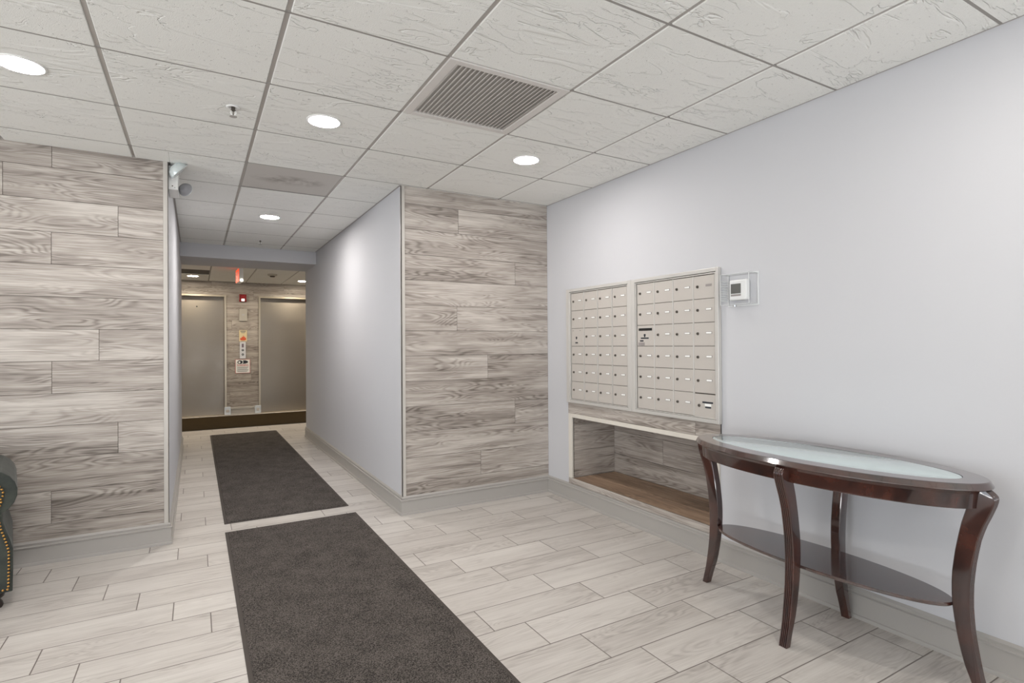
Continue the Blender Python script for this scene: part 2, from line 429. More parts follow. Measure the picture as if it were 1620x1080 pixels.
# niche under the mailboxes
NY0, NY1, NZ0, NZ1, NX = 2.187, 3.576, .186, .676, 3.045
struct(boxes('wall_right', [((XW, YR-.2, 0), (XW+.5, NY0, 2.7)), ((XW, NY1, 0), (XW+.5, YP+.15, 2.7)),
                            ((XW, NY0, 0), (XW+.5, NY1, NZ0-.012)), ((XW, NY0, NZ1+.010), (XW+.5, NY1, 2.7)),
                            ((NX+.012, NY0, NZ0-.02), (XW+.5, NY1, NZ1+.02))], M['paint']))
def joined_planks(name, objs):
    a = objs[0]; me = a.data; bm = bmesh.new()
    for o in objs: bm.from_mesh(o.data)
    bm.to_mesh(me); bm.free()
    for o in objs[1:]: bpy.data.objects.remove(o)
    a.name = name; return a
nb_ = [planks('n1', M['wood'], (NX+.012, 0, 0), (0, 1, 0), (0, 0, 1), (-1, 0, 0), NY0, NY1, NZ0, NZ1, {0: [2.42], 1: [3.02], 2: [2.55]}, vbase=.15, pitch=.19, thick=.012, default=1.4),
       planks('n2', M['wood'], (0, NY1, 0), (1, 0, 0), (0, 0, 1), (0, -1, 0), XW, NX, NZ0, NZ1, {}, vbase=.19, pitch=.21, thick=.004, default=4),
       planks('n3', M['wood'], (0, NY0, 0), (1, 0, 0), (0, 0, 1), (0, 1, 0), XW, NX, NZ0, NZ1, {}, vbase=.19, pitch=.21, thick=.004, default=4),
       planks('n5', M['wood'], (0, 0, NZ1+.008), (0, 1, 0), (1, 0, 0), (0, 0, -1), NY0, NY1, XW, NX, {}, vbase=XW+.2, pitch=.21, thick=.008, default=4)]
struct(joined_planks('wall_niche', nb_))
struct(planks('floor_niche', M['shelfwood'], (0, 0, NZ0-.012), (0, 1, 0), (1, 0, 0), (0, 0, 1), NY0+.005, NY1-.005, XW-.004, NX, {}, vbase=XW+.17, pitch=.2, thick=.012, default=4, gap=.001))
struct(planks('trim_niche_lip', M['wood'], (XW, 0, 0), (0, 1, 0), (0, 0, 1), (-1, 0, 0), NY0-.04, NY1+.047, .1375, NZ0-.001, {}, vbase=.10, pitch=.2, thick=.010, default=5))
struct(planks('trim_niche_band', M['wood'], (XW, 0, 0), (0, 1, 0), (0, 0, 1), (-1, 0, 0), 2.137, 3.623, .700, .792, {0: [2.32]}, vbase=.69, pitch=.2, thick=.010, default=5))
struct(boxes('trim_niche_frame', [((XW-.014, NY1-.004, NZ0), (XW+.01, NY1+.040, NZ1+.024)), ((XW-.014, NY0-.040, NZ0), (XW+.01, NY0+.004, NZ1+.024)),
                                  ((XW-.014, NY0+.004, NZ1-.006), (XW+.01, NY1-.004, NZ1+.024))], M['whitetrim'], bevel=.002))

# plank wall at the end of the room, right of the corridor
jr = {11: [1.785+1.24], 10: [1.785], 8: [2.298], 6: [1.77], 4: [2.038], 2: [2.289], 0: [1.97], 9: [1.2], 7: [1.2], 5: [1.2], 3: [1.25], 1: [1.2], -1: [1.2]}
struct(planks('wall_back', M['wood'], (0, YP+.008, 0), (1, 0, 0), (0, 0, 1), (0, -1, 0), XC+.020, XW, .10, 2.46, jr, default=9))
struct(boxes('wall_corridor_right', [((XC, YP+.008, 0), (XW+.5, YP+.2, 2.7)), ((XC, YP+.2, 0), (XC+.28, YE, 2.7))], M['paint']))
jl = {11: [-.729], 10: [-.947], 9: [-.411], 8: [-.732], 7: [-1.15], 6: [-1.2], 5: [-.507], 4: [-.731], 3: [-1.1], 2: [-.414], 1: [-1.2], 0: [-.735], -1: [-1.15]}
struct(planks('wall_left', M['wood'], (0, YL+.008, 0), (1, 0, 0), (0, 0, 1), (0, -1, 0), XLL, XL-.022, .10, 2.46, jl, default=1.25))
struct(boxes('wall_corridor_left', [((XLL, YL+.008, 0), (XL, YL+.2, 2.7)), ((XL-.28, YL+.2, 0), (XL, YE, 2.7))], M['paint']))
# metal corner trims on the plank walls
struct(boxes('trim_corner_left', [((XL-.026, YL-.006, .134), (XL+.002, YL+.012, CEIL+.01)), ((XL-.004, YL-.006, .134), (XL+.002, YL+.03, CEIL+.01))], M['edge'], bevel=.002))
struct(boxes('trim_corner_right', [((XC-.003, YP-.006, .134), (XC+.024, YP+.012, CEIL+.01)), ((XC-.003, YP-.006, .134), (XC+.003, YP+.022, CEIL+.01))], M['edge'], bevel=.002))
# header
struct(boxes('wall_header', [((XL-.01, YH0, 2.282), (XC+.01, YE-.02, 2.7))], M['paint']))
# baseboards
baseboard('baseboard_right', (XW, YR, 0), (XW, YP, 0), (-1, 0, 0), 0, -1)
baseboard('baseboard_back', (XC, YP, 0), (XW, YP, 0), (0, -1, 0), 1, -1)
baseboard('baseboard_corridor_right', (XC, YP, 0), (XC, YE, 0), (-1, 0, 0), 1, 1)
baseboard('baseboard_left', (XLL, YL, 0), (XL, YL, 0), (0, -1, 0), 0, 1)
baseboard('baseboard_corridor_left', (XL, YL, 0), (XL, YE, 0), (1, 0, 0), 1, 1)
baseboard('baseboard_corridor_end_right', (XC, YE, 0), (XC+.6, YE, 0), (0, 1, 0), 1, 0)

# rear and lounge walls with their window openings (behind / beside the camera)
def wall_with_opening(name, axis, pos, a0, a1, o0, o1, z0, z1, th=.16):
    L = []
    for (s, e, b, t) in ((a0, o0, 0, 2.7), (o1, a1, 0, 2.7), (o0, o1, 0, z0), (o0, o1, z1, 2.7)):
        if e-s < 1e-4 or t-b < 1e-4: continue
        L.append(((s, pos, b), (e, pos+th, t)) if axis == 'Y' else ((pos, s, b), (pos+th, e, t)))
    return struct(boxes(name, L, M['paint']))
wall_with_opening('wall_rear', 'Y', YR-.16, XLL-.2, XW+.2, -3.3, 2.0, .12, 2.15)
wall_with_opening('wall_far_left', 'X', XLL-.16, YR-.2, YL+.2, -1.6, 2.8, .35, 2.2)
fr = []
for x in (-3.3, -2.0, -.65, .65, 1.955): fr.append(((x, YR-.11, .12), (x+.045, YR-.05, 2.15)))
fr += [((-3.3, YR-.11, .12), (2.0, YR-.05, .17)), ((-3.3, YR-.11, 2.10), (2.0, YR-.05, 2.15))]
struct(boxes('window_1', fr, M['edge']))
fr = [((XLL-.11, y, .35), (XLL-.05, y+.045, 2.2)) for y in (-1.6, -.15, 1.3, 2.755)] + [((XLL-.11, -1.6, .35), (XLL-.05, 2.8, .40)), ((XLL-.11, -1.6, 2.15), (XLL-.05, 2.8, 2.2))]
struct(boxes('window_2', fr, M['edge']))

# lobby behind the corridor
LX0, LX1 = -1.9, 3.4
EL = [(-.66, .465), (1.052, 2.18)]         # elevator openings
EH = 2.165
struct(boxes('wall_lobby', [((LX0-.1, YE, 0), (LX0, YB+.3, 2.7)), ((LX1, YE, 0), (LX1+.1, YB+.3, 2.7)),
    ((LX0, YE-.08, 0), (XL-.28, YE, 2.7)), ((XC+.28, YE-.08, 0), (LX1, YE, 2.7))], M['paint']))
struct(boxes('wall_lobby_back', [((LX0, YB+.01, 0), (EL[0][0], YB+.45, 2.7)), ((EL[0][1], YB+.01, 0), (EL[1][0], YB+.45, 2.7)), ((EL[1][1], YB+.01, 0), (LX1, YB+.45, 2.7)),
    ((LX0, YB+.01, EH), (LX1, YB+.45, 2.7)), ((LX0, YB+.40, 0), (LX1, YB+.5, 2.7))], M['gap']))
struct(planks('wall_lobby_planks', M['wood'], (0, YB+.01, 0), (1, 0, 0), (0, 0, 1), (0, -1, 0), LX0, LX1, .125, 2.46, {8: [.72], 2: [.9]}, thick=.010, default=1.22,
    cut=[(EL[0][0], EL[0][1], -1, EH), (EL[1][0], EL[1][1], -1, EH)]))
for (a, b, nm) in ((LX0, EL[0][0]-.03, 'baseboard_lobby_left'), (EL[0][1]+.03, EL[1][0]-.03, 'baseboard_lobby_middle'), (EL[1][1]+.03, LX1, 'baseboard_lobby_right')):
    baseboard(nm, (a, YB, 0), (b, YB, 0), (0, -1, 0))
for k, (a, b) in enumerate(EL):
    d = empty('door_%d' % (k+1), ((a+b)/2, YB, 0)); struct(d)
    h = (b-a)/2
    boxes('door_frame', [((-h-.026, -.014, 0), (-h+.004, .012, EH+.026)), ((h-.004, -.014, 0), (h+.026, .012, EH+.026)), ((-h, -.014, EH-.004), (h, .012, EH+.026))], M['framesteel'], d, bevel=.002)
    boxes('door_jamb', [((-h, .012, 0), (-h+.012, .2, EH)), ((h-.012, .012, 0), (h, .2, EH)), ((-h, .012, EH-.012), (h, .2, EH))], M['doorsteel'], d)
    boxes('door_panel', [((-h+.012, .155, .006), (h-.012, .185, EH-.012))], M['doorsteel'], d)
    boxes('threshold', [((-h+.012, -.01, .0), (h-.012, .2, .006))], M['framesteel'], d)
    if k == 0:
        bm = bmesh.new(); lathe(bm, [(.012, .150), (.012, .156)], 16, 'Y'); finish('keyhole', bm, M['black'], d, loc=(.12, 0, 1.98))

# ------------------------------------------------------------------ ceiling: lay-in tiles on a metal grid
GX, GY, PX_, PY_ = -.3303, 1.4633, .6183, .6096
def ceil_tiles(name, regions, gx, gy, px, py, holes=(), gapw=.0085, gapy=.0050):
    bm = bmesh.new(); lay = bm.verts.layers.float_vector.new('plank')
    for (x0, x1, y0, y1) in regions:
        for i in range(math.floor((x0-gx)/px), math.ceil((x1-gx)/px)):
            for j in range(math.floor((y0-gy)/py), math.ceil((y1-gy)/py)):
                if (i, j) in holes: continue
                a, b, c, d = max(x0, gx+i*px+gapw), min(x1, gx+(i+1)*px-gapw), max(y0, gy+j*py+gapy), min(y1, gy+(j+1)*py-gapy)
                if b-a < .01 or d-c < .01: continue
                s = random.random()*50
                zt, zb, e = CEIL+.006, CEIL-.006, .003
                vs = [bm.verts.new(p) for p in ((a, c, zt), (b, c, zt), (b, d, zt), (a, d, zt), (a, c, zb+e), (b, c, zb+e), (b, d, zb+e), (a, d, zb+e),
                                                (a+e, c+.0008, zb), (b-e, c+.0008, zb), (b-e, d-.0008, zb), (a+e, d-.0008, zb))]
                for v in vs: v[lay] = Vector((v.co.x+s, v.co.y+s*.7, s))
                for q in ((0, 1, 5, 4), (1, 2, 6, 5), (2, 3, 7, 6), (3, 0, 4, 7), (4, 5, 9, 8), (5, 6, 10, 9), (6, 7, 11, 10), (7, 4, 8, 11), (8, 9, 10, 11)):
                    bm.faces.new([vs[k] for k in q])
    return finish(name, bm, M['ctile'])
VENT, PANEL = (2, 1), (1, 4)
struct(ceil_tiles('ceiling', [(XLL, XW-.012, YR, YP-.004), (XL+.012, XC-.012, YP-.004, YH0-.004), (XLL, XL+.012, YP-.004, YL-.004)], GX, GY, PX_, PY_, holes=(VENT, PANEL)))
struct(ceil_tiles('ceiling_lobby', [(LX0, LX1, YE, YB-.004)], .205, 9.120, .6096, .6096, holes=((-1, 1),)))
bm = bmesh.new()
box(bm, (XLL-.2, YR-.2, CEIL+.004), (XW+.4, YH0+.2, CEIL+.02)); box(bm, (LX0-.1, YE-.1, CEIL+.004), (LX1+.1, YB+.3, CEIL+.02))
for i in range(-9, 6):   # main runners stand a little lower than the cross tees
    x = GX+i*PX_
    if XLL < x < XW: box(bm, (x-.0075, YR, CEIL-.002), (x+.0075, YP if not XL < x < XC else YH0, CEIL+.006))
def cross_tees(x0, x1, y0, y1, gy, py):   # flush cross tees
    for j in range(math.floor((y0-gy)/py), math.ceil((y1-gy)/py)+1):
        y = gy+j*py
        if y0 < y < y1: box(bm, (x0, y-.006, CEIL-.0056), (x1, y+.006, CEIL+.005), 1)
cross_tees(XLL, GX+VENT[0]*PX_, YR, YP-.02, GY, PY_); cross_tees(GX+(VENT[0]+1)*PX_, XW-.012, YR, YP-.02, GY, PY_)
cross_tees(GX+VENT[0]*PX_, GX+(VENT[0]+1)*PX_, YR, 1.7, GY, PY_); cross_tees(GX+VENT[0]*PX_, GX+(VENT[0]+1)*PX_, 3., YP-.02, GY, PY_)
cross_tees(XL+.012, XC-.012, YP-.02, YH0-.01, GY, PY_)
cross_tees(XLL, XL+.01, YP-.02, YL-.01, GY, PY_)
struct(finish('ceiling_grid', bm, [M['gridmetal'], M['teemetal']]))
# wall angle around the ceiling edge
struct(boxes('trim_ceiling_angle', [((XW-.014, YR, CEIL-.003), (XW, YP, CEIL+.004)), ((XC-.002, YP-.014, CEIL-.003), (XW, YP, CEIL+.004)), ((XC-.014, YP, CEIL-.003), (XC, YH0, CEIL+.004)),
    ((XL, YL, CEIL-.003), (XL+.014, YH0, CEIL+.004)), ((XLL, YL-.014, CEIL-.003), (XL, YL, CEIL+.004)), ((XL, YH0-.014, CEIL-.003), (XC, YH0, CEIL+.004))], M['gridmetal']))

# supply-air vent
def cell(i, j): return (GX+(i+.5)*PX_, GY+(j+.5)*PY_)
cx, cy = cell(*VENT)
t = empty('ceiling_vent', (cx, cy, CEIL)); tag(t, 'square slatted metal air vent set in the tiled ceiling', 'vent')
h = .302
boxes('vent_frame', [((-h, -h, -.010), (-h+.042, h, .002)), ((h-.042, -h, -.010), (h, h, .002)), ((-h+.042, -h, -.010), (h-.042, -h+.034, .002)), ((-h+.042, h-.034, -.010), (h-.042, h, .002))], M['vent'], t, bevel=.002)
boxes('vent_backing', [((-h+.03, -h+.03, .0015), (h-.03, h-.03, .003))], M['ventvoid'], t)
ns = 24; sm = None
for k in range(ns):
    x = -h+.052+k*(2*h-.104)/(ns-1)
    if sm is None:
        bm = bmesh.new(); prism(bm, [(-.0085, -.0085), (-.0070, -.0095), (.0065, -.0005), (.0065, .0012)], -h+.036, h-.036, 'XZ')
        o = finish('slat', bm, M['vent'], t); sm = o.data
    else:
        o = bpy.data.objects.new('slat', sm); COL.objects.link(o); o.parent = t
    o.location = (x, 0, 0)
# grey panels
cx, cy = cell(*PANEL)
o = boxes('ceiling_panel', [((-.3, -.297, -.003), (.3, .297, .003))], M['stain'], bevel=.002, loc=(cx, cy, CEIL)); tag(o, 'flat grey ceiling panel with dark smudges over the hallway entrance', 'ceiling panel')
o = boxes('ceiling_panel', [((-.296, -.29, -.003), (.296, .29, .003))], M['ventdark'], bevel=.002, loc=(-.10, 10.034, CEIL)); tag(o, 'plain dark grey ceiling panel beside the lobby downlight', 'ceiling panel')

# ------------------------------------------------------------------ recessed downlights
def downlight(x, y, mat, label, rad=.077):
    t = empty('downlight', (x, y, CEIL-.006)); tag(t, label, 'ceiling light', 'round recessed ceiling downlights')
    bm = bmesh.new(); lathe(bm, [(rad, 0), (rad+.012, 0), (rad+.012, -.003), (rad+.004, -.006), (rad, -.005), (rad, 0)], 48, cap=False); finish('trim_ring', bm, M['white'], t, smooth=True)
    bm = bmesh.new(); lathe(bm, [(rad, -.001), (rad, -.0035), (rad*.6, -.0045)], 48); finish('lens', bm, mat, t)
    return t
LR = [(-.63, 3.0, 'round downlight cut off by the left edge of the photo'), (.59, 2.99, 'round downlight left of the slatted air vent'),
      (1.84, 2.995, 'round downlight nearest the right-hand wall above the mailboxes'), (.592, 5.45, 'small round downlight deep in the hallway ceiling')]
for x, y, l in LR: downlight(x, y, M['halllens'] if y > 5 else M['lens'], l)
for x, y, l in ((-.036, 10.60, 'warm lobby downlight in front of the left elevator'), (1.70, 10.60, 'warm lobby downlight in front of the right elevator')):
    downlight(x, y, M['lobbylens'], l)
# the same fittings continue over the part of the room behind the camera
for x, y in ((-.63, .55), (1.84, .55), (.59, -1.9), (-3.1, .55)):
    area_light('unseen_ceiling_lamp', (x, y, CEIL-.02), (0, 0, 0), .16, .16, 8, (1, .95, .89), 'DISK')
for x, y in ((-1.3, 10.6), (2.9, 10.6)):
    area_light('unseen_ceiling_lamp', (x, y, CEIL-.02), (0, 0, 0), .16, .16, 26, (1, .88, .70), 'DISK')  # unseen extra lamps added at both sides to brighten the lobby

# sprinklers
def sprinkler(x, y, label):
    t = empty('sprinkler', (x, y, CEIL-.006)); tag(t, label, 'sprinkler')
    bm = bmesh.new(); lathe(bm, [(.030, 0), (.033, -.002), (.028, -.006), (.014, -.004), (.013, -.001)], 32); finish('escutcheon', bm, M['white'], t, smooth=True)
    bm = bmesh.new(); lathe(bm, [(.009, 0), (.009, -.014), (.012, -.015), (.012, -.018), (.006, -.02)], 20); finish('body', bm, M['lockdark'], t)
    bm = bmesh.new()
    for s in (-1, 1):
        pts = [(s*.010, -.016), (s*.014, -.028), (s*.010, -.040), (0, -.046), (0, -.042), (s*.006, -.037), (s*.010, -.028), (s*.006, -.017)]
        prism(bm, pts, -.0025, .0025, 'XZ')
    finish('yoke', bm, M['white'], t)
    bm = bmesh.new(); lathe(bm, [(.002, -.018), (.0025, -.042)], 10); finish('bulb', bm, M['lockdark'], t)
    bm = bmesh.new(); lathe(bm, [(.003, -.045), (.017, -.046), (.017, -.048), (.003, -.048)], 20); finish('deflector', bm, M['gridmetal'], t)
sprinkler(.165, 3.03, 'small metal sprinkler head in the tile left of the middle downlight')
sprinkler(.63, 6.71, 'tiny sprinkler head at the far end of the hallway ceiling')

# smoke detector in the lobby
t = empty('smoke_detector', (1.10, 9.79, CEIL-.006)); tag(t, 'round smoke detector on the lobby ceiling', 'smoke detector')
bm = bmesh.new(); lathe(bm, [(.075, 0), (.075, -.016), (.062, -.03)], 32); finish('base', bm, plain('detector_shell', srgb(190, 184, 172), .5), t, smooth='auto')
bm = bmesh.new(); lathe(bm, [(.040, -.03), (.040, -.042), (.03, -.05)], 24); finish('sensor', bm, M['lockdark'], t, smooth='auto')

# exit sign hanging in the lobby, seen nearly edge-on
t = empty('exit_sign', (.585, 9.30, CEIL-.006), R(4)); tag(t, 'red lit exit sign with end lamp hanging from the lobby ceiling, seen edge-on', 'exit sign')
boxes('canopy', [((-.03, -.06, -.02), (.03, .06, 0))], M['white'], t)
boxes('housing', [((-.028, -.17, -.215), (.028, .17, -.015))], M['white'], t, bevel=.004)
boxes('sign_face', [((-.034, -.165, -.210), (-.028, .165, -.020))], M['exitface'], t)
text('sign_lettering', 'EXIT', .15, M['white'], t, (-.0350, 0, -.115), (R(90), 0, R(-90)), width=.26)
bm = bmesh.new(); bmesh.ops.create_uvsphere(bm, u_segments=16, v_segments=8, radius=.026); finish('lamp', bm, M['bulb'], t, smooth=True, loc=(.002, -.186, -.195))

# ------------------------------------------------------------------ elevator-lobby wall fittings
YF = YB-.002
def plate(name, x0, x1, z0, z1, mat, label, cat, th=.008, bevel=.002):
    t = empty(name, ((x0+x1)/2, YB, z0)); tag(t, label, cat)
    o = boxes('plate', [((x0-(x0+x1)/2, -th, 0), (x1-(x0+x1)/2, 0, z1-z0))], mat, t, bevel=bevel)
    return t
t = plate('fire_alarm', .700, .822, 2.075, 2.215, M['red'], 'red fire alarm with white strobe above the wall plate between elevators', 'fire alarm', .035, .006)
boxes('strobe', [((-.026, -.058, .012), (.028, -.034, .056))], M['bulb'], t, bevel=.006)
bm = bmesh.new()
for k in range(4): box(bm, (-.03, -.038, .078+k*.012), (.03, -.034, .083+k*.012))
finish('grille', bm, M['redprint'], t)
t = plate('elevator_indicator', .700, .832, 1.722, 1.948, M['framesteel'], 'blank brushed metal plate mounted under the red fire alarm', 'wall plate', .02)
boxes('lens', [((-.022, -.022, .10), (.022, -.019, .13))], M['boxmetal'], t)
t = plate('fire_notice', .697, .829, 1.345, 1.552, M['cream'], 'cream notice plate with orange flame picture above the call buttons', 'sign', .006)
bm = bmesh.new()
for k, (w_, z) in enumerate(((.045, .188), (.045, .172), (.03, .156))): box(bm, (-w_, -.0075, z), (w_, -.006, z+.009))
finish('lettering', bm, M['greyprint'], t)
bm = bmesh.new()
prism(bm, [(-.05, .03), (-.045, .07), (-.03, .055), (-.02, .09), (-.005, .075), (.003, .115), (.016, .08), (.03, .092), (.033, .06), (.048, .075), (.05, .03), (.02, .018), (-.02, .018)], -.0085, -.006, 'XZ')
finish('flame_print', bm, M['orange'], t)
t = plate('call_button_panel', .707, .806, 1.028, 1.336, plain('call_panel', srgb(214, 212, 212), .35, .3), 'narrow upright elevator call button panel between the cream and warning notices', 'button panel', .012)
boxes('display', [((-.016, -.0135, .205), (.016, -.011, .275))], plain('display_lav', srgb(120, 104, 116), .4), t)
for k, z in enumerate((.155, .075)):
    bm = bmesh.new(); lathe(bm, [(.019, -.012), (.019, -.017)], 20, 'Y'); finish('call_button', bm, M['dkprint'], t, loc=(0, 0, z))
    boxes('button_arrow', [((-.006, -.0185, z-.005), (.006, -.017, z+.006))], M['white'], t)
t = plate('warning_sign', .632, .880, .758, 1.015, M['paper'], 'white warning sign with red heading and black pictogram between the elevators', 'sign', .005)
boxes('border', [((-.124, -.0062, 0), (.124, -.005, .005)), ((-.124, -.0062, .252), (.124, -.005, .257)), ((-.124, -.0062, 0), (-.119, -.005, .257)), ((.119, -.0062, 0), (.124, -.005, .257))], M['redprint'], t)
bm = bmesh.new()
el = lambda cx_, cz_, a_, b_, n=28: [(cx_+a_*math.cos(2*math.pi*k/n), cz_+b_*math.sin(2*math.pi*k/n)) for k in range(n)]
prism(bm, el(-.045, .205, .043, .034), -.0075, -.005, 'XZ')
prism(bm, [(.0, .235), (.04, .238), (.082, .222), (.088, .205), (.08, .19), (.04, .176), (.0, .175), (.012, .205)], -.0075, -.005, 'XZ')
finish('pictogram', bm, M['dkprint'], t)
bm = bmesh.new(); prism(bm, el(-.055, .202, .017, .02), -.0085, -.0072, 'XZ'); finish('pictogram_face', bm, M['paper'], t)
text('heading', 'WARNING', .046, M['redprint'], t, (0, -.0065, .145), (R(90), 0, 0), width=.19)
bm = bmesh.new()
for k in range(6): box(bm, (-.095+.006*(k % 2), -.0062, .112-.017*k), (.095-.01*(k % 3), -.005, .118-.017*k))
finish('small_print', bm, M['greyprint'], t)
for (x, l) in ((.503, 'small pale square plate low beside the left elevator frame'), (1.008, 'small pale square plate low beside the right elevator frame')):
    t = plate('floor_number_plate', x-.052, x+.052, .008, .150, plain('pale_plate', srgb(216, 222, 228), .25, .3), l, 'wall plate', .03)
    bm = bmesh.new(); lathe(bm, [(.028, -.031), (.028, -.033)], 20, 'Y'); finish('emblem', bm, M['boxmetal'], t, loc=(0, 0, .07))

# ------------------------------------------------------------------ floor mats
def mat(name, x0, x1, y0, y1, m, label, th=.009):
    t = empty(name, ((x0+x1)/2, (y0+y1)/2, 0)); tag(t, label, 'floor mat')
    hx, hy = (x1-x0)/2, (y1-y0)/2
    boxes('rubber_edge', [((-hx, -hy, .0), (hx, hy, th*.45))], M['rubber'], t, bevel=.0015)
    boxes('carpet', [((-hx+.018, -hy+.018, th*.4), (hx-.018, hy-.018, th))], m, t, bevel=.003)
    return t
mat('floor_mat', .168, 1.040, .30, 4.176, M['carpet'], 'long dark brown floor mat in the foreground, nearest the camera')
mat('floor_mat', .172, 1.036, 4.375, 8.83, M['carpet'], 'dark brown floor mat running down the hallway')
mat('floor_mat', -1.7, 3.2, 9.45, 11.10, M['lobbycarpet'], 'wide near-black mat in front of the elevators', .011)

# ------------------------------------------------------------------ mailboxes
DP, DH, XM = .1655, .1395, XW-.020   # door plane sits just inside the frame
def mailbox_unit(y_hi, y_lo, doors_hi, doors_lo, label):
    """y_hi is the left side as seen from the room"""
    yc = (y_hi+y_lo)/2; t = empty('mailbox_unit', (XW, yc, .79)); tag(t, label, 'mailboxes', 'wall mailbox units')
    H = .902; a, b = y_lo-yc, y_hi-yc; ia, ib = doors_lo-yc, doors_hi-yc; z0, z1 = .030, .030+6*DH
    boxes('frame', [((-.028, ib+.010, 0), (-.001, b, H)), ((-.028, a, 0), (-.001, ia-.010, H)), ((-.028, ia-.010, z1+.012), (-.001, ib+.010, H)), ((-.028, ia-.010, 0), (-.001, ib+.010, z0-.008))], M['boxframe'], t, bevel=.002)
    boxes('door_rim', [((-.024, ib+.001, z0-.006), (-.001, ib+.008, z1+.008)), ((-.024, ia-.008, z0-.006), (-.001, ia-.001, z1+.008)), ((-.024, ia-.001, z1+.002), (-.001, ib+.001, z1+.008)), ((-.024, ia-.001, z0-.006), (-.001, ib+.001, z0-.001))], M['boxframe'], t, bevel=.001)
    boxes('backing', [((-.010, ia-.001, z0-.001), (-.001, ib+.001, z1+.002))], M['lockdark'], t)
    pw = (ib-ia)/4
    for k in range(1, 4):
        boxes('mullion', [((-.0185, ib-k*pw-.004, z0), (-.008, ib-k*pw+.004, z1))], M['boxframe'], t, bevel=.001)
    return t, ib, pw, z0, z1
def proto_door(t):
    bm = bmesh.new(); w2, h2 = .0765, DH/2-.0016
    box(bm, (-.0175, -w2, -h2), (-.008, w2, h2))
    d = finish('door', bm, M['boxmetal'], t, bevel=.0012)
    bm = bmesh.new(); lathe(bm, [(.0085, -.0170), (.0085, -.0215), (.006, -.0235), (.006, -.0255)], 16, 'X'); box(bm, (-.0275, -.0015, -.006), (-.025, .0015, .006))
    l = finish('lock', bm, M['lockdark'], d, loc=(0, .046, .004), smooth='auto')
    bm = bmesh.new(); box(bm, (-.0195, -.0215, -.0065), (-.0172, .0215, .0065)); ff = finish('label_holder', bm, M['greylabel'], d, loc=(0, -.036, .008), bevel=.0006)
    bm = bmesh.new(); box(bm, (-.0204, -.0185, -.0045), (-.0192, .0185, .0045)); finish('name_card', bm, M['paper'], d, loc=(0, -.036, .008))
    return d
def nocard(d):
    for c in list(d.children):
        if c.name.startswith('name_card'): bpy.data.objects.remove(c)
def fill(unit, special):
    t, ib, pw, z0, z1 = unit; first = None
    for r in range(6):
        for c in range(4):
            y = ib-(c+.5)*pw; z = z1-(r+.5)*DH
            if (r, c) in special: special[(r, c)](t, y, z); continue
            d = proto_door(t) if first is None else copy_tree(first, t)
            if first is None: first = d
            d.location = (0, y, z)
            if not DROP: continue
            if (r, c) in DROP: nocard(d)
def sp_door(t, y, z, extras):
    d = boxes('door', [((-.0175, -.0765, -DH/2+.0016), (-.008, .0765, DH/2-.0016))], M['boxmetal'], t, bevel=.0012, loc=(0, y, z))
    for nm, m, lst in extras: boxes(nm, [((-.0195, -b_, c_), (-.0173, -a_, d__)) for a_, b_, c_, d__ in lst], m, d, bevel=.0004)
    return d
def outgoing_left(t, y, z):
    d = sp_door(t, y, z, [('label', M['dkprint'], [(-.024, .008, -.047, -.038)]), ('card_slot', M['greylabel'], [(-.03, .012, -.052, -.051)]),
                          ('screw', M['lockdark'], [(-.055, -.050, .05, .055)]), ('screw', M['lockdark'], [(.035, .040, .05, .055)])]); d['label'] = 'blank mailbox door with one dark emblem'
    emblem(d, -.010, -.006)
def emblem(d, y, z, s=1.):
    bm = bmesh.new()
    prism(bm, [(-y+a*s, z+b*s) for a, b in ((-.004, -.010), (.004, -.010), (.006, -.002), (.009, .004), (.006, .011), (-.006, .011), (-.009, .004), (-.006, -.002))], -.0195, -.0173, 'YZ')
    finish('emblem', bm, M['dkprint'], d)
def outgoing_right(t, y, z):
    d = sp_door(t, y, z, [('mail_slot', M['black'], [(-.062, .062, .033, .050)]), ('label', M['dkprint'], [(-.042, .030, -.021, -.012), (-.050, -.018, -.039, -.030)]),
                          ('sticker', M['greylabel'], [(-.066, -.008, -.065, -.045)])]); d['label'] = 'mailbox door with an outgoing mail slot'
    boxes('slot_hood', [((-.0215, -.064, .050), (-.0173, .064, .0535))], M['boxframe'], d)
    emblem(d, -.006, .000)
def parcel(t, y, z):
    d = sp_door(t, y, z-.004, [('label', M['dkprint'], [(-.016, .060, .016, .026), (.004, .046, -.012, -.003)]), ('name_card', M['paper'], [(.002, .048, -.0015, .0135)])])
    d['label'] = 'mailbox door with black label strips'
    bm = bmesh.new(); lathe(bm, [(.009, -.0170), (.009, -.022), (.006, -.0255)], 16, 'X'); finish('lock', bm, M['lockdark'], d, loc=(0, .040, .0), smooth='auto')
DROP = set()
u = mailbox_unit(3.619, 2.858, 3.567, 2.903, 'left mailbox cabinet, the one nearer the plank wall, with a blank emblem door')
fill(u, {(2, 0): outgoing_left})
DROP = {(0, 3)}
u = mailbox_unit(2.857, 2.131, 2.811, 2.160, 'right mailbox cabinet with the black outgoing mail slot')
fill(u, {(2, 0): outgoing_right, (5, 3): parcel})

